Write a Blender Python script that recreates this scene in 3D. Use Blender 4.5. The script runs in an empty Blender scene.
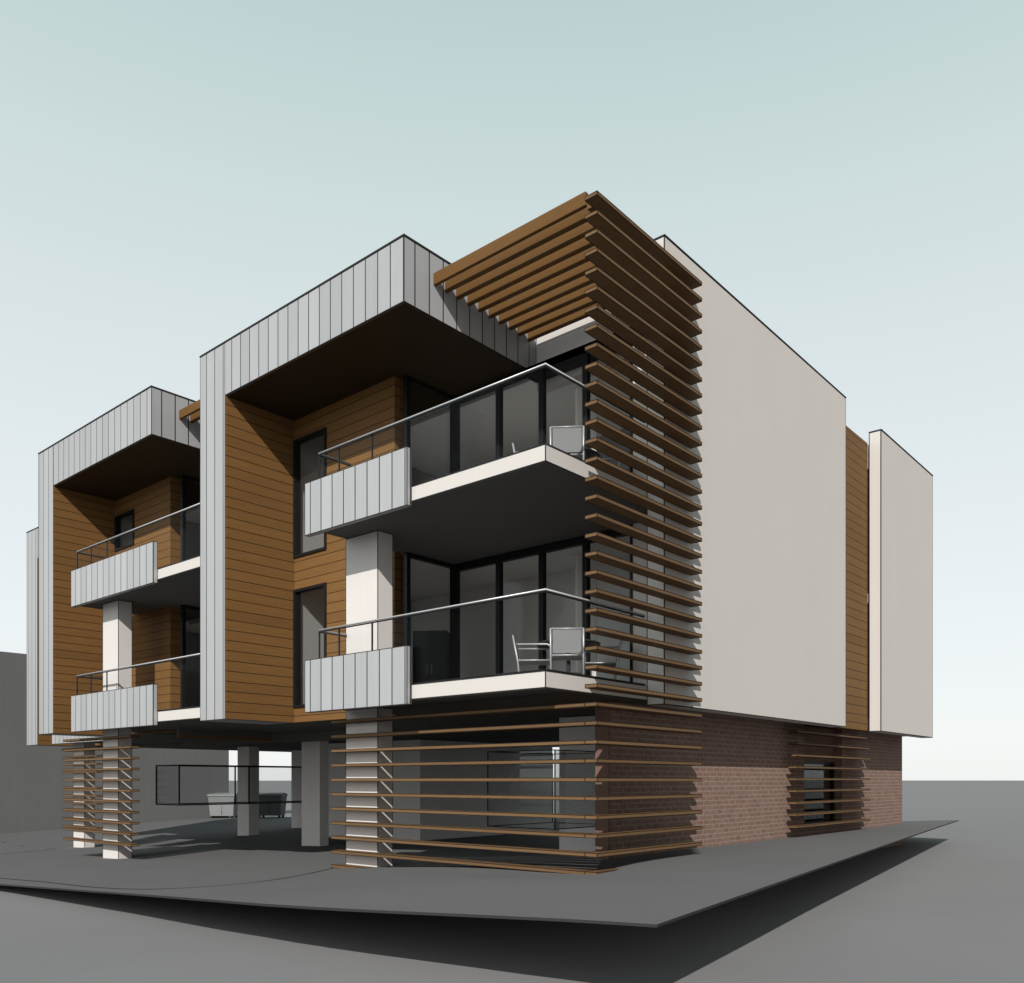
import bpy, bmesh, math, random
from mathutils import Vector, Matrix
random.seed(7)
SC = bpy.context.scene
COL = SC.collection
ZO = 1.83            # eye level sits 1.83 m above the forecourt road: heights below are written from eye level

# ------------------------------------------------------------------ materials
def new_mat(name):
    m = bpy.data.materials.new(name); m.use_nodes = True
    nt = m.node_tree
    return m, nt, nt.nodes['Principled BSDF']

def N(nt, t, **k):
    n = nt.nodes.new(t)
    for a, b in k.items():
        if a == 'inp':
            for i, v in b.items(): n.inputs[i].default_value = v
        else: setattr(n, a, b)
    return n

def math_n(nt, op, a, b=None, c=None):
    n = nt.nodes.new('ShaderNodeMath'); n.operation = op
    for i, v in enumerate((a, b, c)):
        if v is None: continue
        if isinstance(v, (int, float)): n.inputs[i].default_value = v
        else: nt.links.new(v, n.inputs[i])
    return n.outputs[0]

def mixc(nt, fac, a, b, mode='MIX'):
    n = nt.nodes.new('ShaderNodeMix'); n.data_type = 'RGBA'; n.blend_type = mode
    for s, v in ((n.inputs[0], fac), (n.inputs[6], a), (n.inputs[7], b)):
        if isinstance(v, (int, float)): s.default_value = v
        elif isinstance(v, tuple): s.default_value = (*v, 1) if len(v) == 3 else v
        else: nt.links.new(v, s)
    return n.outputs[2]

def pos_xyz(nt):
    g = N(nt, 'ShaderNodeNewGeometry'); s = N(nt, 'ShaderNodeSeparateXYZ')
    nt.links.new(g.outputs['Position'], s.inputs[0])
    return g, s.outputs[0], s.outputs[1], s.outputs[2]

def noise(nt, vec, scale, detail=3, rough=.55):
    n = N(nt, 'ShaderNodeTexNoise'); n.inputs['Scale'].default_value = scale
    n.inputs['Detail'].default_value = detail; n.inputs['Roughness'].default_value = rough
    if vec is not None: nt.links.new(vec, n.inputs['Vector'])
    return n.outputs['Fac']

def scaled(nt, g, sx, sy, sz):
    m = N(nt, 'ShaderNodeMapping'); m.inputs['Scale'].default_value = (sx, sy, sz)
    nt.links.new(g.outputs['Position'], m.inputs[0]); return m.outputs[0]

def ramp2(nt, fac, lo, hi):
    n = N(nt, 'ShaderNodeMapRange'); n.inputs[1].default_value = .25; n.inputs[2].default_value = .75
    n.inputs[3].default_value = lo; n.inputs[4].default_value = hi
    nt.links.new(fac, n.inputs[0]); return n.outputs[0]

def bump(nt, bs, h, strength, dist=.01):
    b = N(nt, 'ShaderNodeBump'); b.inputs['Strength'].default_value = strength; b.inputs['Distance'].default_value = dist
    nt.links.new(h, b.inputs['Height']); nt.links.new(b.outputs[0], bs.inputs['Normal'])

def plain(name, col, rough=.6, var=.06, scale=1.5, metallic=0, bmp=0.0, stain=0.0):
    """one colour with a little cloudy variation and, where asked, faint weather streaks and surface grain"""
    m, nt, bs = new_mat(name)
    g, x, y, z = pos_xyz(nt)
    f = ramp2(nt, noise(nt, g.outputs['Position'], scale, 4), 1 - var, 1 + var)
    if stain:
        s = ramp2(nt, noise(nt, scaled(nt, g, 3.0, 3.0, .18), 1.6, 4), 1 - stain, 1 + stain * .4)
        f = math_n(nt, 'MULTIPLY', f, s)
    c = mixc(nt, 1.0, col, (0, 0, 0), 'MULTIPLY')
    v = N(nt, 'ShaderNodeVectorMath', operation='SCALE'); v.inputs[0].default_value = col
    nt.links.new(f, v.inputs['Scale']); nt.links.new(v.outputs[0], bs.inputs['Base Color'])
    bs.inputs['Roughness'].default_value = rough; bs.inputs['Metallic'].default_value = metallic
    bs.inputs['Specular IOR Level'].default_value = .15 if not metallic else .5
    if bmp: bump(nt, bs, noise(nt, g.outputs['Position'], 60, 3), bmp, .004)
    return m

def boards(name, col, pitch=.2, phase=0.0, gap=.015, var=.16, groove=(.035, .02, .008), rough=.55):
    """horizontal timber boards: dark shadow-gap between boards, each board its own tone, long grain"""
    m, nt, bs = new_mat(name)
    g, x, y, z = pos_xyz(nt)
    q = math_n(nt, 'DIVIDE', math_n(nt, 'ADD', z, 100 + phase), pitch)
    fr = math_n(nt, 'FRACT', q); idx = math_n(nt, 'FLOOR', q)
    line = math_n(nt, 'LESS_THAN', fr, gap / pitch)
    wn = N(nt, 'ShaderNodeTexWhiteNoise', noise_dimensions='1D'); nt.links.new(idx, wn.inputs['W'])
    tone = N(nt, 'ShaderNodeMapRange'); tone.inputs[3].default_value = 1 - var * .5; tone.inputs[4].default_value = 1 + var * .5
    nt.links.new(wn.outputs['Value'], tone.inputs[0])
    grain = ramp2(nt, noise(nt, scaled(nt, g, .9, .9, 26), 2.2, 5, .65), 1 - var, 1 + var)
    f = math_n(nt, 'MULTIPLY', tone.outputs[0], grain)
    v = N(nt, 'ShaderNodeVectorMath', operation='SCALE'); v.inputs[0].default_value = col
    nt.links.new(f, v.inputs['Scale'])
    nt.links.new(mixc(nt, line, v.outputs[0], groove), bs.inputs['Base Color'])
    bs.inputs['Roughness'].default_value = rough; bs.inputs['Specular IOR Level'].default_value = .12
    h = math_n(nt, 'SUBTRACT', math_n(nt, 'MULTIPLY', grain, .2), line)
    bump(nt, bs, h, .35, .008)
    return m

def timber(name, col, var=.14, rough=.6):
    m, nt, bs = new_mat(name)
    g, x, y, z = pos_xyz(nt)
    oi = N(nt, 'ShaderNodeObjectInfo')
    grain = ramp2(nt, noise(nt, scaled(nt, g, 1.1, 1.1, 30), 2.6, 5, .65), 1 - var, 1 + var)
    idx = math_n(nt, 'FLOOR', math_n(nt, 'MULTIPLY', math_n(nt, 'ADD', z, 100.115), 4))
    wn = N(nt, 'ShaderNodeTexWhiteNoise', noise_dimensions='1D'); nt.links.new(idx, wn.inputs['W'])
    t = N(nt, 'ShaderNodeMapRange'); t.inputs[3].default_value = .9; t.inputs[4].default_value = 1.1
    nt.links.new(wn.outputs['Value'], t.inputs[0])
    v = N(nt, 'ShaderNodeVectorMath', operation='SCALE'); v.inputs[0].default_value = col
    nt.links.new(math_n(nt, 'MULTIPLY', grain, t.outputs[0]), v.inputs['Scale'])
    nt.links.new(v.outputs[0], bs.inputs['Base Color']); bs.inputs['Roughness'].default_value = rough; bs.inputs['Specular IOR Level'].default_value = .12
    bump(nt, bs, grain, .25, .004)
    return m

def cladding(name, col, pitch=.31, px=0.0, py=0.0, seam=.025, dark=(.03, .03, .032)):
    """upright metal sheets: a dark seam every 310 mm along whichever way the face runs, sheets of slightly different tone"""
    m, nt, bs = new_mat(name)
    g, x, y, z = pos_xyz(nt)
    ns = N(nt, 'ShaderNodeSeparateXYZ'); nt.links.new(g.outputs['True Normal'], ns.inputs[0])
    isx = math_n(nt, 'GREATER_THAN', math_n(nt, 'ABSOLUTE', ns.outputs[0]), .7)
    a = math_n(nt, 'ADD', x, 200 + px); b = math_n(nt, 'ADD', y, 200 + py)
    u = math_n(nt, 'ADD', math_n(nt, 'MULTIPLY', a, math_n(nt, 'SUBTRACT', 1, isx)), math_n(nt, 'MULTIPLY', b, isx))
    q = math_n(nt, 'DIVIDE', u, pitch)
    fr = math_n(nt, 'FRACT', q); idx = math_n(nt, 'FLOOR', q)
    line = math_n(nt, 'LESS_THAN', fr, seam / pitch)
    flat = math_n(nt, 'LESS_THAN', math_n(nt, 'ABSOLUTE', ns.outputs[2]), .5)
    line = math_n(nt, 'MULTIPLY', line, flat)
    wn = N(nt, 'ShaderNodeTexWhiteNoise', noise_dimensions='2D')
    cv = N(nt, 'ShaderNodeCombineXYZ'); nt.links.new(idx, cv.inputs[0]); nt.links.new(isx, cv.inputs[1])
    nt.links.new(cv.outputs[0], wn.inputs['Vector'])
    t = N(nt, 'ShaderNodeMapRange'); t.inputs[3].default_value = .93; t.inputs[4].default_value = 1.06
    nt.links.new(wn.outputs['Value'], t.inputs[0])
    st = ramp2(nt, noise(nt, scaled(nt, g, 6, 6, .25), 2.0, 4), .96, 1.04)
    v = N(nt, 'ShaderNodeVectorMath', operation='SCALE'); v.inputs[0].default_value = col
    nt.links.new(math_n(nt, 'MULTIPLY', t.outputs[0], st), v.inputs['Scale'])
    nt.links.new(mixc(nt, line, v.outputs[0], dark), bs.inputs['Base Color'])
    bs.inputs['Roughness'].default_value = .5; bs.inputs['Metallic'].default_value = 0.0
    bs.inputs['Specular IOR Level'].default_value = .3
    bump(nt, bs, math_n(nt, 'SUBTRACT', 1, line), .3, .01)
    return m

def brick(name):
    m, nt, bs = new_mat(name)
    g, x, y, z = pos_xyz(nt)
    ns = N(nt, 'ShaderNodeSeparateXYZ'); nt.links.new(g.outputs['True Normal'], ns.inputs[0])
    isx = math_n(nt, 'GREATER_THAN', math_n(nt, 'ABSOLUTE', ns.outputs[0]), .7)
    u = math_n(nt, 'ADD', math_n(nt, 'MULTIPLY', x, math_n(nt, 'SUBTRACT', 1, isx)), math_n(nt, 'MULTIPLY', y, isx))
    cv = N(nt, 'ShaderNodeCombineXYZ'); nt.links.new(u, cv.inputs[0]); nt.links.new(z, cv.inputs[1])
    b = N(nt, 'ShaderNodeTexBrick')
    b.inputs['Color1'].default_value = (.225, .138, .108, 1); b.inputs['Color2'].default_value = (.192, .113, .088, 1)
    b.inputs['Mortar'].default_value = (.26, .20, .17, 1)
    b.inputs['Scale'].default_value = 1.0; b.inputs['Mortar Size'].default_value = .012
    b.inputs['Brick Width'].default_value = .24; b.inputs['Row Height'].default_value = .086
    b.inputs['Bias'].default_value = -.1
    nt.links.new(cv.outputs[0], b.inputs['Vector'])
    n = ramp2(nt, noise(nt, g.outputs['Position'], 9, 4), .84, 1.14)
    v = N(nt, 'ShaderNodeVectorMath', operation='SCALE'); nt.links.new(b.outputs['Color'], v.inputs[0]); nt.links.new(n, v.inputs['Scale'])
    nt.links.new(v.outputs[0], bs.inputs['Base Color']); bs.inputs['Roughness'].default_value = .85; bs.inputs['Specular IOR Level'].default_value = .1
    bump(nt, bs, math_n(nt, 'SUBTRACT', 1, b.outputs['Fac']), .5, .008)
    return m

def glass(name, tint, refl=.06):
    m = bpy.data.materials.new(name); m.use_nodes = True; nt = m.node_tree; nt.nodes.clear()
    o = N(nt, 'ShaderNodeOutputMaterial'); t = N(nt, 'ShaderNodeBsdfTransparent'); t.inputs[0].default_value = (*tint, 1)
    gl = N(nt, 'ShaderNodeBsdfGlossy'); gl.inputs['Roughness'].default_value = .03; gl.inputs[0].default_value = (.9, .95, .95, 1)
    fr = N(nt, 'ShaderNodeFresnel'); fr.inputs[0].default_value = 1.35
    mx = N(nt, 'ShaderNodeMixShader')
    nt.links.new(math_n(nt, 'MULTIPLY', fr.outputs[0], refl / .06), mx.inputs[0])
    nt.links.new(t.outputs[0], mx.inputs[1]); nt.links.new(gl.outputs[0], mx.inputs[2]); nt.links.new(mx.outputs[0], o.inputs[0])
    return m

M = {
 'render': plain('white_render', (.545, .512, .480), .85, .012, .7, bmp=.12, stain=.015),
 'column': plain('painted_concrete', (.59, .555, .53), .8, .03, 1.2, bmp=.1, stain=.03),
 'brightpaint': plain('brightened_concrete', (.80, .76, .73), .8, .03, 1.2, stain=.03),  # lighter copy of the column paint, offsets undercroft shade by colour
 'metal': cladding('grey_metal_cladding', (.33, .332, .338), .31, 3.335, -.487),
 'panel': cladding('pale_metal_cladding', (.35, .355, .36), .298, 2.632, 0),
 'boards': boards('timber_boards', (.165, .085, .030), .2, .05),
 'soffit': boards('shade_dark_soffit', (.034, .022, .012), .2, 0, var=.1),  # shade of the undersides put into the board colour
 'timber': timber('timber_slat', (.14, .082, .04)),
 'beam': timber('timber_beam', (.135, .068, .022)),
 'brick': brick('red_brick'),
 'darkbrick': plain('brown_panel', (.17, .105, .085), .8, .06),
 'black': plain('black_aluminium', (.012, .012, .013), .4, .05),
 'steel': plain('brushed_steel', (.50, .50, .50), .35, .03, metallic=.35),
 'glass': glass('clear_window_glass', (.93, .94, .94), .01),
 'balglass': glass('balustrade_glass', (.985, .988, .986), .0004),
 'concrete': plain('shade_dark_concrete', (.10, .098, .094), .85, .06, 1.3),  # shade under the slabs put into the concrete colour
 'slabtop': plain('balcony_paving', (.30, .29, .28), .8, .06),
 'wallgrey': plain('grey_painted_wall', (.80, .78, .76), .85, .03, .8),
 'inwall': plain('interior_plaster', (.80, .78, .76), .85, .02),
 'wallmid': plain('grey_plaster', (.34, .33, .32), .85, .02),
 'dimwall': plain('dimmed_plaster', (.20, .195, .19), .85, .02),  # darker copy of the room plaster, dims top-floor rooms by colour
 'infloor': plain('interior_floor', (.62, .6, .57), .6, .05),
 'bound': plain('boundary_render', (.128, .128, .128), .9, .05, .35, stain=.05),
 'road': plain('grey_forecourt', (.19, .19, .191), .95, .03, .6, bmp=.25),
 'pad': plain('concrete_paving', (.115, .115, .115), .95, .05, .8, bmp=.25),
 'stain': plain('dark_stained_edge', (.02, .012, .007), .8, .05),
 'joint': plain('dark_joint', (.03, .03, .03), .9, .05),
 'drape': plain('pale_drape', (.72, .68, .64), .9, .03),
 'sling': plain('grey_sling_fabric', (.20, .203, .206), .7, .04),
 'tubing': plain('pale_metal_tube', (.33, .335, .34), .4, .03, metallic=.3),
 'darktop': plain('charcoal_table_top', (.03, .03, .032), .5, .05),
 'cupboard': plain('charcoal_cupboard', (.055, .055, .057), .6, .05),
 'bin': plain('grey_bin_plastic', (.21, .215, .215), .5, .05),
 'bindark': plain('dark_bin_plastic', (.06, .062, .064), .5, .05),
 'rubber': plain('black_rubber', (.015, .015, .015), .8, .05),
 'frost': glass('screen_glass', (.90, .91, .91), .03),
}

# ------------------------------------------------------------------ mesh helpers
class MB:
    def __init__(s): s.bm = bmesh.new()
    def box(s, x0, x1, y0, y1, z0, z1, rot=None):
        v = [s.bm.verts.new((x, y, z)) for x in (x0, x1) for y in (y0, y1) for z in (z0, z1)]
        for f in ((0, 1, 3, 2), (4, 6, 7, 5), (0, 4, 5, 1), (2, 3, 7, 6), (0, 2, 6, 4), (1, 5, 7, 3)):
            s.bm.faces.new([v[i] for i in f])
        return v
    def tube(s, pts, r, n=8):
        pts = [Vector(p) for p in pts]; rings = []
        for i, p in enumerate(pts):
            if i == 0: d = pts[1] - p
            elif i == len(pts) - 1: d = p - pts[i - 1]
            else: d = (pts[i + 1] - p).normalized() + (p - pts[i - 1]).normalized()
            d.normalize()
            up = Vector((0, 0, 1)) if abs(d.z) < .9 else Vector((1, 0, 0))
            a = d.cross(up).normalized(); b = d.cross(a).normalized()
            rings.append([s.bm.verts.new(p + r * (math.cos(t) * a + math.sin(t) * b)) for t in [2 * math.pi * k / n for k in range(n)]])
        for q, w in zip(rings, rings[1:]):
            for k in range(n): s.bm.faces.new((q[k], q[(k + 1) % n], w[(k + 1) % n], w[k]))
        s.bm.faces.new(rings[0]); s.bm.faces.new(rings[-1])
    def lathe(s, prof, n=28, c=(0, 0)):
        rings = [[s.bm.verts.new((c[0] + r * math.cos(2 * math.pi * k / n), c[1] + r * math.sin(2 * math.pi * k / n), z)) for k in range(n)] for r, z in prof]
        for q, w in zip(rings, rings[1:]):
            for k in range(n): s.bm.faces.new((q[k], q[(k + 1) % n], w[(k + 1) % n], w[k]))
        s.bm.faces.new(rings[0]); s.bm.faces.new(rings[-1])
    def prism(s, poly, axis, a, b):
        """poly of 2-D points swept along axis 'x' or 'z' between a and b"""
        mk = (lambda p, t: (t, p[0], p[1])) if axis == 'x' else (lambda p, t: (p[0], p[1], t))
        A = [s.bm.verts.new(mk(p, a)) for p in poly]; B = [s.bm.verts.new(mk(p, b)) for p in poly]
        n = len(poly)
        for i in range(n): s.bm.faces.new((A[i], A[(i + 1) % n], B[(i + 1) % n], B[i]))
        s.bm.faces.new(A); s.bm.faces.new(B)
    def build(s, name, mat, parent=None, bevel=0, smooth=False):
        bmesh.ops.recalc_face_normals(s.bm, faces=s.bm.faces)
        if bevel:
            bmesh.ops.bevel(s.bm, geom=list(s.bm.edges), offset=bevel, segments=2, affect='EDGES', profile=.6)
        me = bpy.data.meshes.new(name); s.bm.to_mesh(me); s.bm.free()
        me.materials.append(mat)
        if smooth:
            for p in me.polygons: p.use_smooth = True
        o = bpy.data.objects.new(name, me); COL.objects.link(o)
        if parent is not None: o.parent = parent
        return o

def edge_trim(parent, boxes, w=.012, mat='joint', name='edge_trim'):
    """slim dark bead let into every arris of a box-shaped part, standing 2 mm proud"""
    m = MB(); p = .002
    for x0, x1, y0, y1, z0, z1 in boxes:
        def iv(a, b): return ((a - p, a - p + w), (b + p - w, b + p))
        X, Y, ZZ = iv(x0, x1), iv(y0, y1), iv(z0, z1)
        for y in Y:
            for z in ZZ: m.box(x0 - p + w, x1 + p - w, *y, *z)
        for x in X:
            for z in ZZ: m.box(*x, y0 - p + w, y1 + p - w, *z)
            for y in Y: m.box(*x, *y, z0 - p, z1 + p)
    return m.build(name, M[mat], parent)

def bx(name, mat, parent, *b, bevel=0):
    m = MB(); m.box(*b); return m.build(name, mat, parent, bevel)

def tag(o, label=None, cat=None, group=None, kind=None):
    if label: o['label'] = label
    if cat: o['category'] = cat
    if group: o['group'] = group
    if kind: o['kind'] = kind
    return o

def empty(name, loc=(0, 0, 0), rz=0):
    o = bpy.data.objects.new(name, None); COL.objects.link(o)
    o.location = loc; o.rotation_euler = (0, 0, rz); o.empty_display_size = .3
    return o

def copy_tree(o, parent=None):
    c = o.copy(); COL.objects.link(c)
    if parent is not None: c.parent = parent
    for ch in list(o.children): copy_tree(ch, c)
    return c

# ------------------------------------------------------------------ ground
def prof(x, pts):
    if x <= pts[0][0]: return pts[0][1]
    for (a, za), (b, zb) in zip(pts, pts[1:]):
        if x <= b:
            t = (x - a) / (b - a); return za + (zb - za) * t
    return pts[-1][1]
ROAD = [(-40, -2.42), (-22, -2.38), (-15, -2.1), (-10, -1.885), (-5, -1.775), (-1, -1.75), (1.2, -1.80), (2.5, -1.85), (60, -1.85)]
PAD = [(-40, -2.36), (-26, -2.32), (-22.4, -2.2), (-18, -2.02), (-14.2, -1.9), (-9, -1.72), (-4.6, -1.51), (-2.2, -1.32), (-.4, -1.19), (1.2, -1.13), (3.8, -1.1)]
def rise(x, y):      # the left rear of the site climbs again
    return .36 * min(max((y - 5) / 9, 0), 1) * min(max((-x - 11) / 8, 0), 1)
def soft(x, p): return sum(prof(x + d, p) for d in (-1.2, -.8, -.4, 0, .4, .8, 1.2)) / 7
def dip(x, y): return -.10 * math.exp(-((x - .2) / 1.6) ** 2 - ((y - .2) / 1.1) ** 2)
ROAD_FRONT = [(-40, -2.42), (-22, -2.38), (-15, -2.08), (-11, -1.88), (-9, -1.852), (-6.5, -1.885), (-4.8, -1.875), (-3.3, -1.81), (-1.9, -1.725), (-.4, -1.665), (.3, -1.655), (1.0, -1.72), (1.7, -1.79), (3.1, -1.925), (4.2, -1.93), (9, -1.86), (60, -1.85)]
def road_z(x, y=0):
    w = min(max((4.5 - y) / 4.5, 0), 1); w = w * w * (3 - 2 * w)
    return soft(x, ROAD_FRONT) * w + soft(x, ROAD) * (1 - w) + rise(x, y) + ZO
def pad_z(x, y=0): return soft(x, PAD) + rise(x, y) + dip(x, y) + ZO

bm = bmesh.new()
xs = [-2500, -600, -150, -60, -40, -34, -28] + [-22 + .5 * i for i in range(0, 57)] + [12, 30, 80, 300, 1200, 2500]
ys = [-2500, -300, -60, -20, -8, -4, 0, .75, 1.5, 2.25, 3, 3.75, 5, 8, 11, 14, 20, 60, 300, 1000, 4000]
vs = [[bm.verts.new((x, y, road_z(x, y))) for y in ys] for x in xs]
for i in range(len(xs) - 1):
    for j in range(len(ys) - 1): bm.faces.new((vs[i][j], vs[i + 1][j], vs[i + 1][j + 1], vs[i][j + 1]))
me = bpy.data.meshes.new('ground'); bm.to_mesh(me); bm.free(); me.materials.append(M['road'])
g = bpy.data.objects.new('ground', me); COL.objects.link(g); tag(g, kind='structure')

# raised paving deck: outline (plan), thickness 60 mm, heights follow the fall of the site
front = [(3.75, -3.222), (3.0, -3.448), (2.25, -3.72), (1.5, -3.96), (0.75, -4.162), (0.0, -4.218), (-0.75, -4.186), (-1.5, -4.106), (-2.25, -3.99), (-3.0, -3.863), (-3.75, -3.743), (-4.5, -3.66), (-5.25, -3.613), (-6.0, -3.607), (-6.75, -3.611), (-7.5, -3.625), (-8.25, -3.637), (-9.0, -3.666), (-9.75, -3.713), (-10.5, -3.764), (-11.25, -3.831), (-12.0, -3.895), (-12.75, -3.96), (-14, -3.9), (-17, -3.5), (-22, -2.4), (-30, .5), (-34.9, 2.6)]
def front_y(x):
    p = sorted(front); return prof(x, p)
def right_y(x):      # deck's slanted right edge, (3.75,-3.2) to (.4,18.4)
    return -3.2 + (3.75 - x) / (3.75 - .4) * 21.6
bm = bmesh.new()
XS = sorted(set([-34.9, -30, -26, -22.4] + [-22 + .5 * i for i in range(0, 51)] + [.4, 1, 1.2, 1.5, 2, 2.5, 3, 3.4, 3.75]))
top = []; bot = []
NY = 40
for x in XS:
    y0 = front_y(x); y1 = 18.4 if x <= .4 else right_y(x)
    if x >= 3.75: y1 = y0
    row = [bm.verts.new((x, y0 + (y1 - y0) * k / NY, pad_z(x, y0 + (y1 - y0) * k / NY))) for k in range(NY + 1)] if x < 3.75 else [bm.verts.new((x, y0, pad_z(x)))] * (NY + 1)
    low = [bm.verts.new((v.co.x, v.co.y, v.co.z - .025)) for v in row] if x < 3.75 else [bm.verts.new((x, y0, pad_z(x) - .025))] * (NY + 1)
    top.append(row); bot.append(low)
def addf(vl):
    u = []
    for v in vl:
        if v not in u: u.append(v)
    if len(u) > 2:
        try: bm.faces.new(u)
        except ValueError: pass
for i in range(len(XS) - 1):
    for k in range(NY):
        addf((top[i][k], top[i + 1][k], top[i + 1][k + 1], top[i][k + 1]))
        addf((bot[i][k], bot[i][k + 1], bot[i + 1][k + 1], bot[i + 1][k]))
    addf((top[i][0], bot[i][0], bot[i + 1][0], top[i + 1][0]))
    addf((top[i][NY], top[i + 1][NY], bot[i + 1][NY], bot[i][NY]))
bmesh.ops.recalc_face_normals(bm, faces=bm.faces)
me = bpy.data.meshes.new('pavement'); bm.to_mesh(me); bm.free(); me.materials.append(M['pad']); me.materials.append(M['inwall']); me.materials.append(M['joint'])
for p in me.polygons:
    if p.normal.z < -.7: p.material_index = 1      # pale reflector face, added to bounce light into the shadow below
    elif p.normal.z < .5: p.material_index = 2     # dark steel edge angle

g = bpy.data.objects.new('pavement', me); COL.objects.link(g); tag(g, kind='structure')

def strip(name, pts, w=.045, dz=.004, n=10):
    """a thin joint line laid on the deck along a smooth curve through pts"""
    P = []
    for i in range(len(pts) - 1):
        p0 = pts[max(i - 1, 0)]; p1 = pts[i]; p2 = pts[i + 1]; p3 = pts[min(i + 2, len(pts) - 1)]
        for k in range(n):
            t = k / n
            P.append(tuple(.5 * (2 * p1[a] + (p2[a] - p0[a]) * t + (2 * p0[a] - 5 * p1[a] + 4 * p2[a] - p3[a]) * t * t + (3 * p1[a] - p0[a] - 3 * p2[a] + p3[a]) * t ** 3) for a in (0, 1)))
    P.append(pts[-1])
    bm = bmesh.new(); prev = None
    for i, p in enumerate(P):
        q = P[min(i + 1, len(P) - 1)]; o = P[max(i - 1, 0)]
        d = Vector((q[0] - o[0], q[1] - o[1])).normalized(); nn = Vector((-d.y, d.x)) * w / 2
        a = bm.verts.new((p[0] + nn.x, p[1] + nn.y, pad_z(p[0] + nn.x, p[1]) + dz)); b = bm.verts.new((p[0] - nn.x, p[1] - nn.y, pad_z(p[0] - nn.x, p[1]) + dz))
        if prev: bm.faces.new((prev[0], prev[1], b, a))
        prev = (a, b)
    bmesh.ops.recalc_face_normals(bm, faces=bm.faces)
    me = bpy.data.meshes.new(name); bm.to_mesh(me); bm.free(); me.materials.append(M['joint'])
    o = bpy.data.objects.new(name, me); COL.objects.link(o); tag(o, kind='structure')
strip('pavement_joint', [(-13, -3.1), (-10.06, -3.13), (-8.05, -3.15), (-6.0, -3.31), (-4.43, -3.29), (-3.67, -2.98), (-3.4, -2.23), (-4.04, -1.0), (-5.66, 1.1), (-6.4, 2.0)])
strip('pavement_joint', [(-29.1, 3.3), (-25.6, 2.9), (-24.6, 3.6)], .06)
strip('pavement_joint', [(-20.6, .45), (-21.6, 1.9), (-22.0, 2.2), (-23.0, 2.9)], .06)

# ------------------------------------------------------------------ the building
B = empty('apartment_building', (0, 0, 0))
tag(B, 'three storey block with grey metal hoods, timber boards, slat screens and a brick base', 'building')
def Z(*b):        # eye-level heights to world heights
    return (b[0], b[1], b[2], b[3], b[4] + ZO, b[5] + ZO)

F1, F2, RF = 1.447, 4.446, 7.5       # floor levels 1 and 2, underside of the roof hood
def window(x0, x1, y, z0, z1):
    """upright window in the timber wall: black frame standing 30 mm proud, pane inside"""
    m = MB(); t = .055
    m.box(*Z(x0, x0 + t, y - .03, y + .1, z0, z1)); m.box(*Z(x1 - t, x1, y - .03, y + .1, z0, z1))
    m.box(*Z(x0 + t, x1 - t, y - .03, y + .1, z0, z0 + t)); m.box(*Z(x0 + t, x1 - t, y - .03, y + .1, z1 - t, z1))
    f = m.build('window', M['black'], B)
    bx('pane', M['glass'], f, *Z(x0 + t, x1 - t, y + .03, y + .045, z0 + t, z1 - t))

def wall_with_holes(name, mat, x0, x1, y0, y1, z0, z1, holes, parent):
    """wall slab along x with rectangular openings (hx0,hx1,hz0,hz1), one above another"""
    m = MB(); holes = sorted(holes, key=lambda h: h[2])
    if not holes: m.box(*Z(x0, x1, y0, y1, z0, z1))
    else:
        hx0, hx1 = holes[0][0], holes[0][1]
        if hx0 > x0: m.box(*Z(x0, hx0, y0, y1, z0, z1))
        m.box(*Z(hx1, x1, y0, y1, z0, z1))
        c = z0
        for h in holes:
            m.box(*Z(hx0, hx1, y0, y1, c, h[2])); c = h[3]
        m.box(*Z(hx0, hx1, y0, y1, c, z1))
    return m.build(name, mat, parent)

def glazing(dx, dy, zf, zc, x_end):
    """corner glazing of one flat: a fixed side light and the sliding doors, black frames, panes"""
    xc, y0, yg = -4.9 + dx, 1.92 + dy, 3.15 + dy
    m = MB()
    m.box(*Z(xc - .06, xc + .04, y0 - .03, y0 + .06, zf, zc)); m.box(*Z(xc - .06, xc + .04, y0 + .06, yg - .06, zc - .07, zc)); m.box(*Z(xc - .06, xc + .04, y0 + .06, yg - .06, zf, zf + .06))
    m.box(*Z(xc - .06, xc + .06, yg - .06, yg + .06, zf, zc))
    s = m.build('side_light', M['black'], B)
    bx('pane', M['glass'], s, *Z(xc - .02, xc - .008, y0 + .06, yg - .06, zf + .06, zc - .07))
    xs = [-4.84, -3.705, -2.66, -1.68, -.70]; xs = [x + dx for x in xs if x + dx <= x_end + .01]
    if xs[-1] < x_end - .2: xs.append(x_end)
    for a, b in zip(xs, xs[1:]):
        m = MB(); t = .05; a2 = a + .003
        m.box(*Z(a2, a2 + t, yg - .05, yg + .05, zf, zc)); m.box(*Z(b - t, b, yg - .05, yg + .05, zf, zc))
        m.box(*Z(a2 + t, b - t, yg - .05, yg + .05, zc - .14, zc)); m.box(*Z(a2 + t, b - t, yg - .05, yg + .05, zf, zf + .07))
        d = m.build('sliding_door', M['black'], B)
        bx('pane', M['glass'], d, *Z(a2 + t, b - t, yg - .006, yg + .006, zf + .07, zc - .14))
        if b == xs[-1]: break

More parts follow.
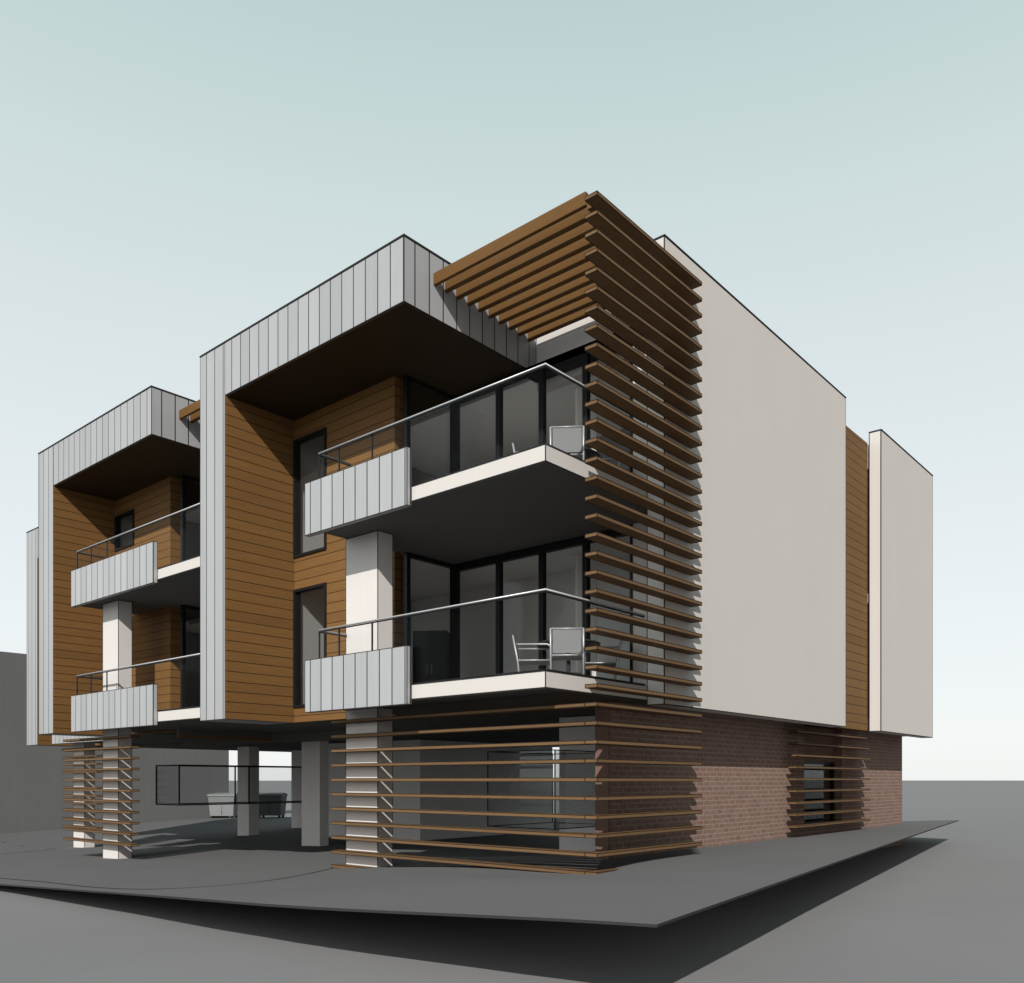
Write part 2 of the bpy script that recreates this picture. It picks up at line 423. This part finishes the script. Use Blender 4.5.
def balcony(dx, dy, zf, px0, px1, x0, x1, right_return, back=0.0):
    """projecting slab, metal front panel, glass balustrade and its round handrail"""
    ys = dy + back
    sl = bx('balcony', M['render'], B, *Z(x0, x1, ys, 3.1 + dy, zf - .224, zf))
    edge_trim(sl, [Z(x0, x1, ys, 3.08 + dy, zf - .224, zf)])
    bx('shaded_soffit', M['concrete'], sl, *Z(x0 + .012, x1 - .012, ys + .012, 3.1 + dy, zf - .236, zf - .2245))  # dark sheet standing in for the shade under the slab
    bx('paving', M['slabtop'], sl, *Z(x0 + .06, x1 - .06, ys + .06, 3.09 + dy, zf + .0005, zf + .012))
    bx('front_panel', M['panel'], sl, *Z(px0, px1, ys - .1, ys - .003, zf - .303, zf + .582))
    edge_trim(sl, [Z(px0, px1, ys - .1, ys - .0055, zf - .303, zf + .582)], .011)
    h = zf + 1.09 + ZO; yb = ys + .05
    m = MB()
    pts = [(x0 + .02, ys + .72, h), (x0 + .02, yb, h), (x1 - .04, yb, h)]
    if right_return: pts.append((x1 - .04, ys + 2.45, h))
    m.tube(pts, .014); m.build('handrail', M['steel'], sl, smooth=True)
    m = MB(); m.tube([(a, b, c - .03) for a, b, c in pts], .013, 6); m.build('rail_channel', M['black'], sl)
    m = MB(); z0 = zf + .03; z1 = zf + 1.07
    xe = x1 - .05
    m.box(*Z(x0 + .035, xe, yb - .005, yb + .005, z0, z1))
    m.build('glass_panel', M['balglass'], sl)
    m = MB(); m.box(*Z(x0 + .015, x0 + .025, yb + .01, ys + .72, z0, z1)); m.build('glass_panel', M['balglass'], sl)
    if right_return:
        m = MB(); m.box(*Z(x1 - .045, x1 - .035, yb + .01, ys + 2.45, z0, z1)); m.build('glass_panel', M['balglass'], sl)
    m = MB()       # base channel
    m.box(*Z(x0 + .03, xe, yb - .02, yb + .02, zf + .0125, zf + .03))
    if right_return: m.box(*Z(x1 - .06, x1 - .02, yb + .021, ys + 2.45, zf + .0125, zf + .03))
    m.build('base_channel', M['black'], sl)
    for q in ((x0 + .02, yb), (px0 + .71, yb + .012), (px0 + 1.56, yb + .012)):
        bx('post', M['black'], sl, *Z(q[0] - .012, q[0] + .012, q[1], q[1] + .02, zf + .03, zf + 1.068))

def hood(dx, dy, x0, x1, tx1, yend):
    """metal hood: panelled leg on the left, deep roof band, timber-lined inner face and soffit"""
    y = .22 + dy
    m = MB()
    m.box(*Z(x0, x0 + .93, y, 1.78 + dy, 1.19, RF)); m.box(*Z(x0, x1, y, yend, RF, 8.525))
    h = m.build('metal_hood', M['metal'], B)
    edge_trim(h, [Z(x0, x0 + .93, y, 1.77 + dy, 1.19, 8.523), Z(x0 + .925, x1, y, yend - .01, RF, 8.523)], .011)
    m = MB()       # thin dark capping along the roof edge
    m.box(*Z(x0 - .012, x1 + .012, y - .012, y + .1, 8.525, 8.55)); m.box(*Z(x1 - .1, x1 + .012, y + .1, yend, 8.525, 8.55))
    m.build('capping', M['joint'], h)
    bx('side_lining', M['boards'], h, *Z(x0 + .932, x0 + .957, y + .006, 1.778 + dy, 1.195, RF - .0005))
    bx('shaded_soffit', M['soffit'], h, *Z(x0 + .94, x1 - .01, y + .015, 3.3 + dy, RF - .02, RF - .001))
    return h

def pergola(dx, dy, x0, x1, n=10):
    p = empty('pergola'); p.parent = B
    for i in range(n):
        y = .844 + .261 * i + dy
        m = MB(); m.box(*Z(x0, x1, y, y + .065, 8.022, 8.215)); o = m.build('beam', M['beam'], p, bevel=.012)

def slats(name, boxes, mat='timber'):
    m = MB()
    for b in boxes: m.box(*Z(*b))
    o = m.build(name, M[mat], B)
    edge_trim(o, [Z(*b) for b in boxes], .009, 'stain')
    return o

# --- unit 1 (nearest), unit 2, unit 3 (set back)
UNITS = [dict(dx=0, dy=0, hx0=-9.196, hx1=-3.048, tw1=-5.08, px=(-5.198, -2.62), sx=(-5.03, 0.0), col=(-5.03, -4.175), ret=True, xe=-.70, win=(-8.235, -7.13), scr=(-5.16, .343)),
         dict(dx=-8.185, dy=0, hx0=-17.345, hx1=-11.233, tw1=-13.43, px=(-15.14, -10.99), sx=(-15.2, -9.199), col=(-14.52, -13.70), ret=False, xe=-9.25, win=(-16.39, -15.31), scr=(-16.3, -12.6)),
         dict(dx=-16.37, dy=2.66, hx0=-25.53, hx1=-19.42, tw1=-21.615, px=(-23.2, -19.0), sx=(-23.1, -17.4), col=(-22.75, -21.93), ret=False, xe=-17.45, win=(-24.58, -23.5), scr=(-23.1, -20.5))]
for u in UNITS:
    dx, dy = u['dx'], u['dy']
    yw = 1.78 + dy
    hood(dx, dy, u['hx0'], u['hx1'], u['tw1'], 3.458 + dy)
    wx0, wx1 = u['win']
    holes = [(wx0, wx1, 1.50, 3.955), (wx0, wx1, 4.615, 7.06)]
    if u is not UNITS[0]: holes = [(wx0, wx1, 6.12, 7.06)]
    w = wall_with_holes('timber_wall', M['boards'], u['hx0'] + .96, u['tw1'], yw, yw + .16, 1.2, RF - .021, holes, B)
    for h in holes: window(h[0], h[1], yw, h[2], h[3])
    bx('timber_return', M['boards'], B, *Z(u['tw1'] - .16, u['tw1'] + .001, yw + .161, yw + .3, F1, RF - .021))
    bx('wall_post', M['black'], B, *Z(u['tw1'] + .002, u['tw1'] + .12, yw + .09, yw + .11, F1, RF - .021)) if False else None
    for zf, zc in ((F1, 4.206 if u is UNITS[0] else 4.29), (F2, RF - .022)): glazing(dx, dy, zf, zc, u['xe'])
    for zf in (F1, F2): balcony(dx, dy, zf if u is UNITS[0] else zf * 1.02, u['px'][0], u['px'][1], u['sx'][0], u['sx'][1], u['ret'], 0.0 if u is UNITS[0] else .24)
    c0, c1 = u['col']
    cb = Z(c0, c1, .63 + dy, .96 + dy, pad_z(c0, dy) - ZO - .06, 4.207 if u is UNITS[0] else 4.294)
    edge_trim(bx('column', M['column'], B, *cb), [cb[:4] + (cb[4], cb[5] - .003)], .011)
    # flat interiors: floor and ceiling slab, back wall, party wall
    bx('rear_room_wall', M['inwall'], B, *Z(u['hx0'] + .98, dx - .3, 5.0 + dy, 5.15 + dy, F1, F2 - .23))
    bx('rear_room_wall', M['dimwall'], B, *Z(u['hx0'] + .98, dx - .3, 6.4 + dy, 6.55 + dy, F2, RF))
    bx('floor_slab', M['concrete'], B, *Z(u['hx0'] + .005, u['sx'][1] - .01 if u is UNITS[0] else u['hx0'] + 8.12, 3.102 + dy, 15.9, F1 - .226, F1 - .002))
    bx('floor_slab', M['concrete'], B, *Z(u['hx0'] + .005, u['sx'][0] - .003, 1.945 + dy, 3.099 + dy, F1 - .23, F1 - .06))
    bx('floor_slab', M['inwall'], B, *Z(u['hx0'] + .98, -.02 if u is UNITS[0] else u['hx0'] + 8.12, 3.22 + dy, 15.8, F2 - .226, F2 - .002))
    bx('floor_slab', M['inwall'], B, *Z(u['hx0'] + .98, u['sx'][0] - .003, 1.945 + dy, 3.21 + dy, F2 - .226, F2 - .002))
    bx('room_floor', M['infloor'], B, *Z(u['hx0'] + .98, dx - .35, 3.22 + dy, 7.59 + dy, F1 + .001, F1 + .012))
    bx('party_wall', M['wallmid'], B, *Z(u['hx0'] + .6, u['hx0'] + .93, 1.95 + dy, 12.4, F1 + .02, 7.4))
    bx('roof', M['inwall'], B, *Z(u['hx0'] + .02, -.02 if u is UNITS[0] else u['hx0'] + 8.13, 3.445 + dy, 15.8, 7.42, 8.0))
    pergola(dx, dy, u['hx1'], .03 if u is UNITS[0] else u['hx0'] + 8.14)
    # white band over the doors
    bx('rendered_fascia', M['render'], B, *Z(u['hx1'] + .002, -.002 if u is UNITS[0] else u['hx0'] + 8.14, 3.46 + dy, 3.66 + dy, 7.2, 8.235))
    bx('door_header', M['black'], B, *Z(u['hx1'] + .002, u['xe'] if u is UNITS[0] else u['xe'], 3.1 + dy, 3.455 + dy, 7.33, RF - .0215))
# grey lining strip in the middle unit's hood ceiling
# --- right end of the nearest unit: rendered wall, screens, brick base
bx('rendered_wall', M['render'], B, *Z(-.7, -.003, 3.12, 3.3, F1 - .002, 7.19))
W = bx('rendered_wall', M['render'], B, *Z(0.0, .313, 2.456, 9.832, 1.146, 8.245))
edge_trim(W, [Z(0.0, .313, 2.456, 9.832, 1.146, 8.243)], .015)
bx('capping', M['joint'], W, *Z(-.01, .325, 2.446, 9.842, 8.245, 8.262))
bx('timber_wall', M['boards'], B, *Z(-.25, .0, 9.835, 12.06, 1.17, 8.0))
W = bx('rendered_wall', M['render'], B, *Z(.03, .313, 12.065, 16.16, 1.146, 8.245))
edge_trim(W, [Z(.03, .313, 12.065, 16.16, 1.146, 8.243)], .02)
bx('capping', M['joint'], W, *Z(.02, .325, 12.055, 16.17, 8.245, 8.262))
bx('rear_wall', M['render'], B, *Z(-25.3, .028, 15.905, 16.1, 1.2, 8.0))
bx('shaded_soffit', M['concrete'], B, *Z(-.43, -.01, 2.46, 15.9, 1.204, 1.2205))

ZS = [7.775 - .25 * i for i in range(27)]
slats('slat_screen', [(.343, .543, .411, 3.19, z - .052, z) for z in ZS])
bx('sun_block_rail', M['timber'], B, *Z(.05, .335, .85, 3.1, 7.95, 8.019))  # hidden rail added to keep sun off the wall behind
ZL = [1.03 - .25 * i for i in range(10)]
bs_ = []
for i, z in enumerate(ZL):
    bs_.append((.343, .543, .411, 3.19, z - .052, z))
    bs_.append((-5.16, .341, .411, .611, z - .052, z))
bs_.append((-5.16, .54, .411, .611, ZL[-1] - .302, ZL[-1] - .25))
slats('slat_screen', bs_)
ZL2 = [1.03 - .25 * i for i in range(11)]
for u in UNITS[1:]:
    slats('slat_screen', [(u['scr'][0], u['scr'][1], .411 + u['dy'], .611 + u['dy'], z - .052, z) for z in ZL2])

# brick base with a window recess
xb = -.40
m = MB(); zb = -2.0
m.box(*Z(xb - .2, xb, 2.05, 9.32, zb, 1.203)); m.box(*Z(xb - .2, xb, 11.5, 15.88, zb, 1.203))
m.box(*Z(xb - .2, xb, 9.32, 11.5, zb, -1.0))
m.box(*Z(-3.1, xb - .2, 15.6, 15.88, zb, 1.203))
m.build('brick_wall', M['brick'], B)
bx('pier_end', M['darkbrick'], B, *Z(xb - .25, xb - .002, 2.0, 2.047, zb, 1.2))
bx('recess_lining', M['brick'], B, *Z(xb - .5, xb - .201, 11.502, 11.7, -1.0, 1.2))
m = MB()
m.box(*Z(xb - .26, xb - .18, 9.322, 9.39, -.998, .42)); m.box(*Z(xb - .26, xb - .18, 9.62, 9.68, -.998, .42)); m.box(*Z(xb - .26, xb - .18, 11.43, 11.498, -.998, .42))
m.box(*Z(xb - .26, xb - .18, 9.39, 9.62, .36, .42)); m.box(*Z(xb - .26, xb - .18, 9.68, 11.43, .36, .42)); m.box(*Z(xb - .26, xb - .18, 9.39, 9.62, -.998, -.94)); m.box(*Z(xb - .26, xb - .18, 9.68, 11.43, -.998, -.94))
wn = m.build('window', M['black'], B)
m = MB(); m.box(*Z(xb - .225, xb - .215, 9.39, 9.62, -.94, .36)); m.box(*Z(xb - .225, xb - .215, 9.68, 11.43, -.94, .36)); m.build('pane', M['glass'], wn)
bx('window_header', M['darkbrick'], B, *Z(xb - .27, xb - .19, 9.322, 11.498, .423, 1.2))
slats('slat_screen', [(xb + .13, xb + .33, 8.2, 12.45, 1.02 - .245 * i - .045, 1.02 - .245 * i) for i in range(9)])

# undercroft: store walls, stair core, columns, dropped beam
bx('store_wall', M['wallgrey'], B, *Z(-3.17, xb - .202, 4.28, 4.45, -1.6, 1.2)); bx('store_wall', M['wallgrey'], B, *Z(-3.17, -3.0, 4.452, 15.598, -1.9, 1.2))
bx('stair_core', M['wallgrey'], B, *Z(-17.0, -12.0, 8.75, 15.0, -2.2, 1.2))
for x, y, w, d in ((-21.43, 8.45, .745, .42), (-13.864, 5.9, .86, .3), (-23.13, 11.9, .75, .4)):
    bx('column', M['brightpaint'], B, *Z(x, x + w, y, y + d, pad_z(x, y) - ZO - .05, 1.2), bevel=.006)
bx('dropped_beam', M['concrete'], B, *Z(-12.1, -12.0, 1.25, 3.7, 1.05, 1.2)); bx('dropped_beam', M['boards'], B, *Z(-12.1, -12.0, 1.25, 3.7, .99, 1.049))
bx('dropped_beam', M['concrete'], B, *Z(-17.3, -9.3, 4.2, 4.5, .98, 1.215))

# ------------------------------------------------------------------ neighbour's wall far left, parking glass boxes, bins
o = bx('boundary_wall', M['bound'], None, -37.6, -35.0, -30, 16.15, -2.6 + ZO, 5.6 + ZO)
tag(o, 'tall plain grey wall closing the left side behind the building', 'wall')

def glass_box(x0, x1, y0, y1, z0, z1, splits, label, legs, t=.035):
    r = empty('glass_screen', (x0, y0, pad_z(x0, y0)))
    tag(r, label, 'glass screen')
    def L(b): return (b[0] - x0, b[1] - x0, b[2] - y0, b[3] - y0, b[4] + ZO - pad_z(x0, y0), b[5] + ZO - pad_z(x0, y0))
    m = MB()
    for z in (z0, z1 - t):
        m.box(*L((x0, x1, y0, y0 + t, z, z + t))); m.box(*L((x1 - t, x1, y0 + t, y1, z, z + t)))
        m.box(*L((x0, x0 + t, y0 + t, y1, z, z + t))); m.box(*L((x0 + t, x1 - t, y1 - t, y1, z, z + t)))
    for (x, y) in ((x0, y0), (x1 - t, y0), (x1 - t, y1 - t), (x0, y1 - t)): m.box(*L((x, x + t, y, y + t, z0 + t, z1 - t)))
    for y in splits: m.box(*L((x1 - t, x1, y, y + t, z0 + t, z1 - t)))
    m.build('frame', M['black'], r)
    bx('pane', M['frost'], r, *L((x0 + t, x1 - t, y0 + .012, y0 + .022, z0 + t, z1 - t)))
    bx('pane', M['frost'], r, *L((x1 - .022, x1 - .012, y0 + t, y1 - t, z0 + t, z1 - t)))
    for (x, y) in legs:
        zz = prof(x, PAD)
        bx('leg', M['black'], r, *L((x - .02, x + .02, y - .02, y + .02, zz, z0)))
glass_box(-18.906, -17.472, 4.136, 9.92, -.763, .46, (5.97, 6.45), 'low glass screen in a black frame among the undercroft columns', [(-17.49, 9.3)])
glass_box(-3.34, -1.79, 2.43, 4.278, -.83, .51, (), 'glass screen in a black frame behind the corner slats', [], .016)

def make_bin(name, label, mat, loc, rz):
    r = empty(name, loc, rz)
    tag(r, label, 'bin')
    m = MB()
    bm_ = m.bm
    lo = [(-.6, -.42, .18), (.6, -.42, .18), (.6, .42, .18), (-.6, .42, .18)]; hi = [(-.68, -.52, 1.2), (.68, -.52, 1.2), (.68, .52, 1.2), (-.68, .52, 1.2)]
    a = [bm_.verts.new(p) for p in lo]; b = [bm_.verts.new(p) for p in hi]
    for i in range(4): bm_.faces.new((a[i], a[(i + 1) % 4], b[(i + 1) % 4], b[i]))
    bm_.faces.new(a); bm_.faces.new(b)
    m.box(-.02, .02, -.5, -.46, .3, 1.15)
    m.build('body', mat, r)
    m = MB(); m.prism([(-.56, 1.205), (.56, 1.205), (.5, 1.3), (0, 1.38), (-.5, 1.3)], 'x', -.71, .71); m.build('lid', mat, r)
    for x in (-.52, .52):
        for y in (-.34, .34):
            m = MB(); m.tube([(x - .04, y, .11), (x + .04, y, .11)], .11, 14); m.build('wheel', M['rubber'], r)
    return r
azc = math.radians(40)
make_bin('wheeled_bin', 'pale grey wheeled bin behind the glass screen, left of the concrete column', M['bin'], (-34.75, 15.75, road_z(-34.75, 15.75)), azc)
make_bin('wheeled_bin', 'dark wheeled bin standing in the gap right of the concrete column', M['bindark'], (-32.9, 17.35, road_z(-32.9, 17.35)), azc)

# ------------------------------------------------------------------ balcony furniture
def make_chair(label, loc, rz):
    r = empty('garden_chair', loc, rz)
    tag(r, label, 'chair', 'armchairs round the balcony tables')
    # seat faces +y, back at -y
    bx('seat', M['sling'], r, -.215, .215, -.24, .26, .40, .425)
    m = MB(); m.prism([(-.255, .44), (-.235, .44), (-.30, .78), (-.32, .78)], 'x', -.215, .215); m.build('backrest', M['sling'], r)
    for s in (-1, 1):
        m = MB(); x = .245 * s
        m.tube([(x, .27, 0), (x, .27, .63), (x, .22, .66), (x, -.26, .66)], .016); m.build('arm', M['tubing'], r, smooth=True)
        m = MB(); m.tube([(x, -.20, 0), (x, -.245, .42), (x, -.32, .80)], .016); m.build('leg', M['tubing'], r, smooth=True)
    m = MB(); m.tube([(-.245, .26, .41), (.245, .26, .41)], .014); m.tube([(-.245, -.24, .41), (.245, -.24, .41)], .014)
    m.tube([(-.245, -.24, .41), (-.245, .26, .41)], .014); m.tube([(.245, -.24, .41), (.245, .26, .41)], .014); m.tube([(-.245, .27, .2), (.245, .27, .2)], .012)
    m.tube([(-.245, -.319, .795), (.245, -.319, .795)], .014)
    m.build('seat_frame', M['tubing'], r, smooth=True)
    return r
def make_table(label, loc):
    r = empty('garden_table', loc); tag(r, label, 'table', 'round tables on the balconies')
    m = MB(); m.lathe([(.0001, .705), (.50, .705), (.52, .72), (.52, .735), (.50, .745), (.0001, .745)]); m.build('tabletop', M['darktop'], r)
    m = MB(); m.lathe([(.035, .02), (.035, .704)], 14); m.build('pedestal', M['darktop'], r)
    m = MB(); m.lathe([(.0001, 0), (.27, 0), (.27, .015), (.05, .035), (.0001, .035)]); m.build('base', M['darktop'], r)
TX, TY = -1.33, 2.2
for lvl, zf, fl in ((0, F1, 'first-floor'), (1, F2, 'top-floor')):
    z = zf + ZO + .0125
    make_table('dark round table in the middle of the %s balcony at the corner' % fl, (TX, TY, z))
    make_chair('grey sling armchair on the %s balcony, its back to the balcony corner' % fl, (-.86, 1.58, z), math.radians(36))
    make_chair('grey sling armchair on the %s balcony, left of the round table' % fl, (-1.62, 1.68, z), math.radians(-52))
    make_chair('grey sling armchair on the %s balcony, beside the timber slat screen' % fl, (-.98, 2.62, z), math.radians(128))
def make_curtain(label, x, y, z, h):
    r = empty('curtain', (x, y, z)); tag(r, label, 'curtain')
    m = MB(); n = 22
    fr = [(-.24 + .48 * i / n, .028 * math.sin(i * 1.9)) for i in range(n + 1)]
    m.prism(fr + [(px, py + .008) for px, py in reversed(fr)], 'z', .02, h); m.build('fabric', M['drape'], r)
    m = MB(); m.tube([(-.3, .004, h + .012), (.3, .004, h + .012)], .012); m.build('curtain_rail', M['steel'], r)
make_curtain('pale gathered curtain behind the first-floor sliding door', -1.95, 3.5, F1 + ZO + .013, 2.55)
make_curtain('pale gathered curtain behind the top-floor sliding door', -1.95, 3.5, F2 + ZO + .004, 2.55)
# tall cupboard seen through the side light
for zf, lab in ((F1, 'charcoal two door cupboard behind the lower side window'),):
    r = empty('cupboard', (-6.1, 3.62, zf + ZO + .013), math.radians(35)); tag(r, lab, 'cupboard')
    bx('body', M['cupboard'], r, -.36, .36, 0, .5, 0, 1.66)
    for a, b in ((-.355, -.006), (.006, .355)):
        d = bx('door', M['cupboard'], r, a, b, -.022, -.002, .03, 1.64)
        k = (b - .04) if a < 0 else (a + .04)
        bx('handle', M['steel'], d, k - .008, k + .008, -.04, -.0225, .75, .95)

# ------------------------------------------------------------------ sun, sky, camera
L = Vector((-.63, 1.0, -.79)).normalized()
sd = bpy.data.lights.new('sun', 'SUN'); sd.energy = 4.6; sd.angle = math.radians(.5); sd.color = (1.0, .965, .925)
so = bpy.data.objects.new('sun', sd); COL.objects.link(so); so.location = (20, -30, 30)
so.rotation_euler = L.to_track_quat('-Z', 'Y').to_euler()

w = bpy.data.worlds.new('World'); SC.world = w; w.use_nodes = True
nt = w.node_tree; nt.nodes.clear()
out = N(nt, 'ShaderNodeOutputWorld'); bg = N(nt, 'ShaderNodeBackground'); bg.inputs[1].default_value = .1
sk = N(nt, 'ShaderNodeTexSky', sky_type='NISHITA'); sk.sun_disc = False
sk.sun_elevation = math.asin(-L.z); sk.sun_rotation = math.atan2(-L.x, -L.y); sk.air_density = 1.0; sk.dust_density = 1.0
tc = N(nt, 'ShaderNodeTexCoord'); sp = N(nt, 'ShaderNodeSeparateXYZ'); nt.links.new(tc.outputs['Generated'], sp.inputs[0])
cr = N(nt, 'ShaderNodeValToRGB'); e = cr.color_ramp.elements
stops = [(0, (.87, .885, .885)), (.18, (.815, .855, .863)), (.40, (.716, .783, .783)), (.545, (.617, .716, .708)), (.66, (.515, .638, .631)), (.78, (.22, .29, .30)), (1, (.10, .14, .15))]
while len(e) < len(stops): e.new(.5)
for s, (p, c) in zip(e, stops): s.position = p; s.color = (*c, 1)
nt.links.new(sp.outputs[2], cr.inputs[0])
v = N(nt, 'ShaderNodeVectorMath', operation='SCALE'); v.inputs['Scale'].default_value = 11.0; nt.links.new(cr.outputs[0], v.inputs[0])
def sstep(src, a, b):
    n = N(nt, 'ShaderNodeMapRange', interpolation_type='SMOOTHSTEP'); n.inputs[1].default_value = a; n.inputs[2].default_value = b
    nt.links.new(src, n.inputs[0]); return n.outputs[0]
# out-of-view sky dulled on the right, lifted behind the camera, added to balance walls
dull = math_n(nt, 'MULTIPLY', sstep(sp.outputs[0], .1, .7), -.65)
glow = math_n(nt, 'MULTIPLY', sstep(math_n(nt, 'MULTIPLY', sp.outputs[1], -1), .1, .8), .5)
fac = math_n(nt, 'ADD', math_n(nt, 'ADD', dull, 1), glow)
v2 = N(nt, 'ShaderNodeVectorMath', operation='SCALE'); nt.links.new(mixc(nt, .12, v.outputs[0], sk.outputs[0]), v2.inputs[0]); nt.links.new(fac, v2.inputs['Scale'])
nt.links.new(v2.outputs[0], bg.inputs[0]); nt.links.new(bg.outputs[0], out.inputs[0])

cam = bpy.data.cameras.new('camera'); co = bpy.data.objects.new('camera', cam); COL.objects.link(co)
FPX, CX, HY = 875.91, 535.0, 780.0
cam.sensor_fit = 'HORIZONTAL'; cam.sensor_width = 36.0; cam.lens = FPX / 1024 * 36
cam.shift_x = -(CX - 512) / 1024; cam.shift_y = (HY - 491.5) / 1024
cam.clip_start = .1; cam.clip_end = 12000
co.location = (7.3531, -8.9548, ZO); co.rotation_euler = (math.pi / 2, 0, math.radians(40.0776))
SC.camera = co
SC.render.engine = 'CYCLES'
SC.cycles.max_bounces = 8; SC.cycles.diffuse_bounces = 4; SC.cycles.glossy_bounces = 2; SC.cycles.transparent_max_bounces = 16
SC.cycles.use_denoising = True
SC.view_settings.view_transform = 'Standard'; SC.view_settings.look = 'None'; SC.view_settings.exposure = 0; SC.view_settings.gamma = 1
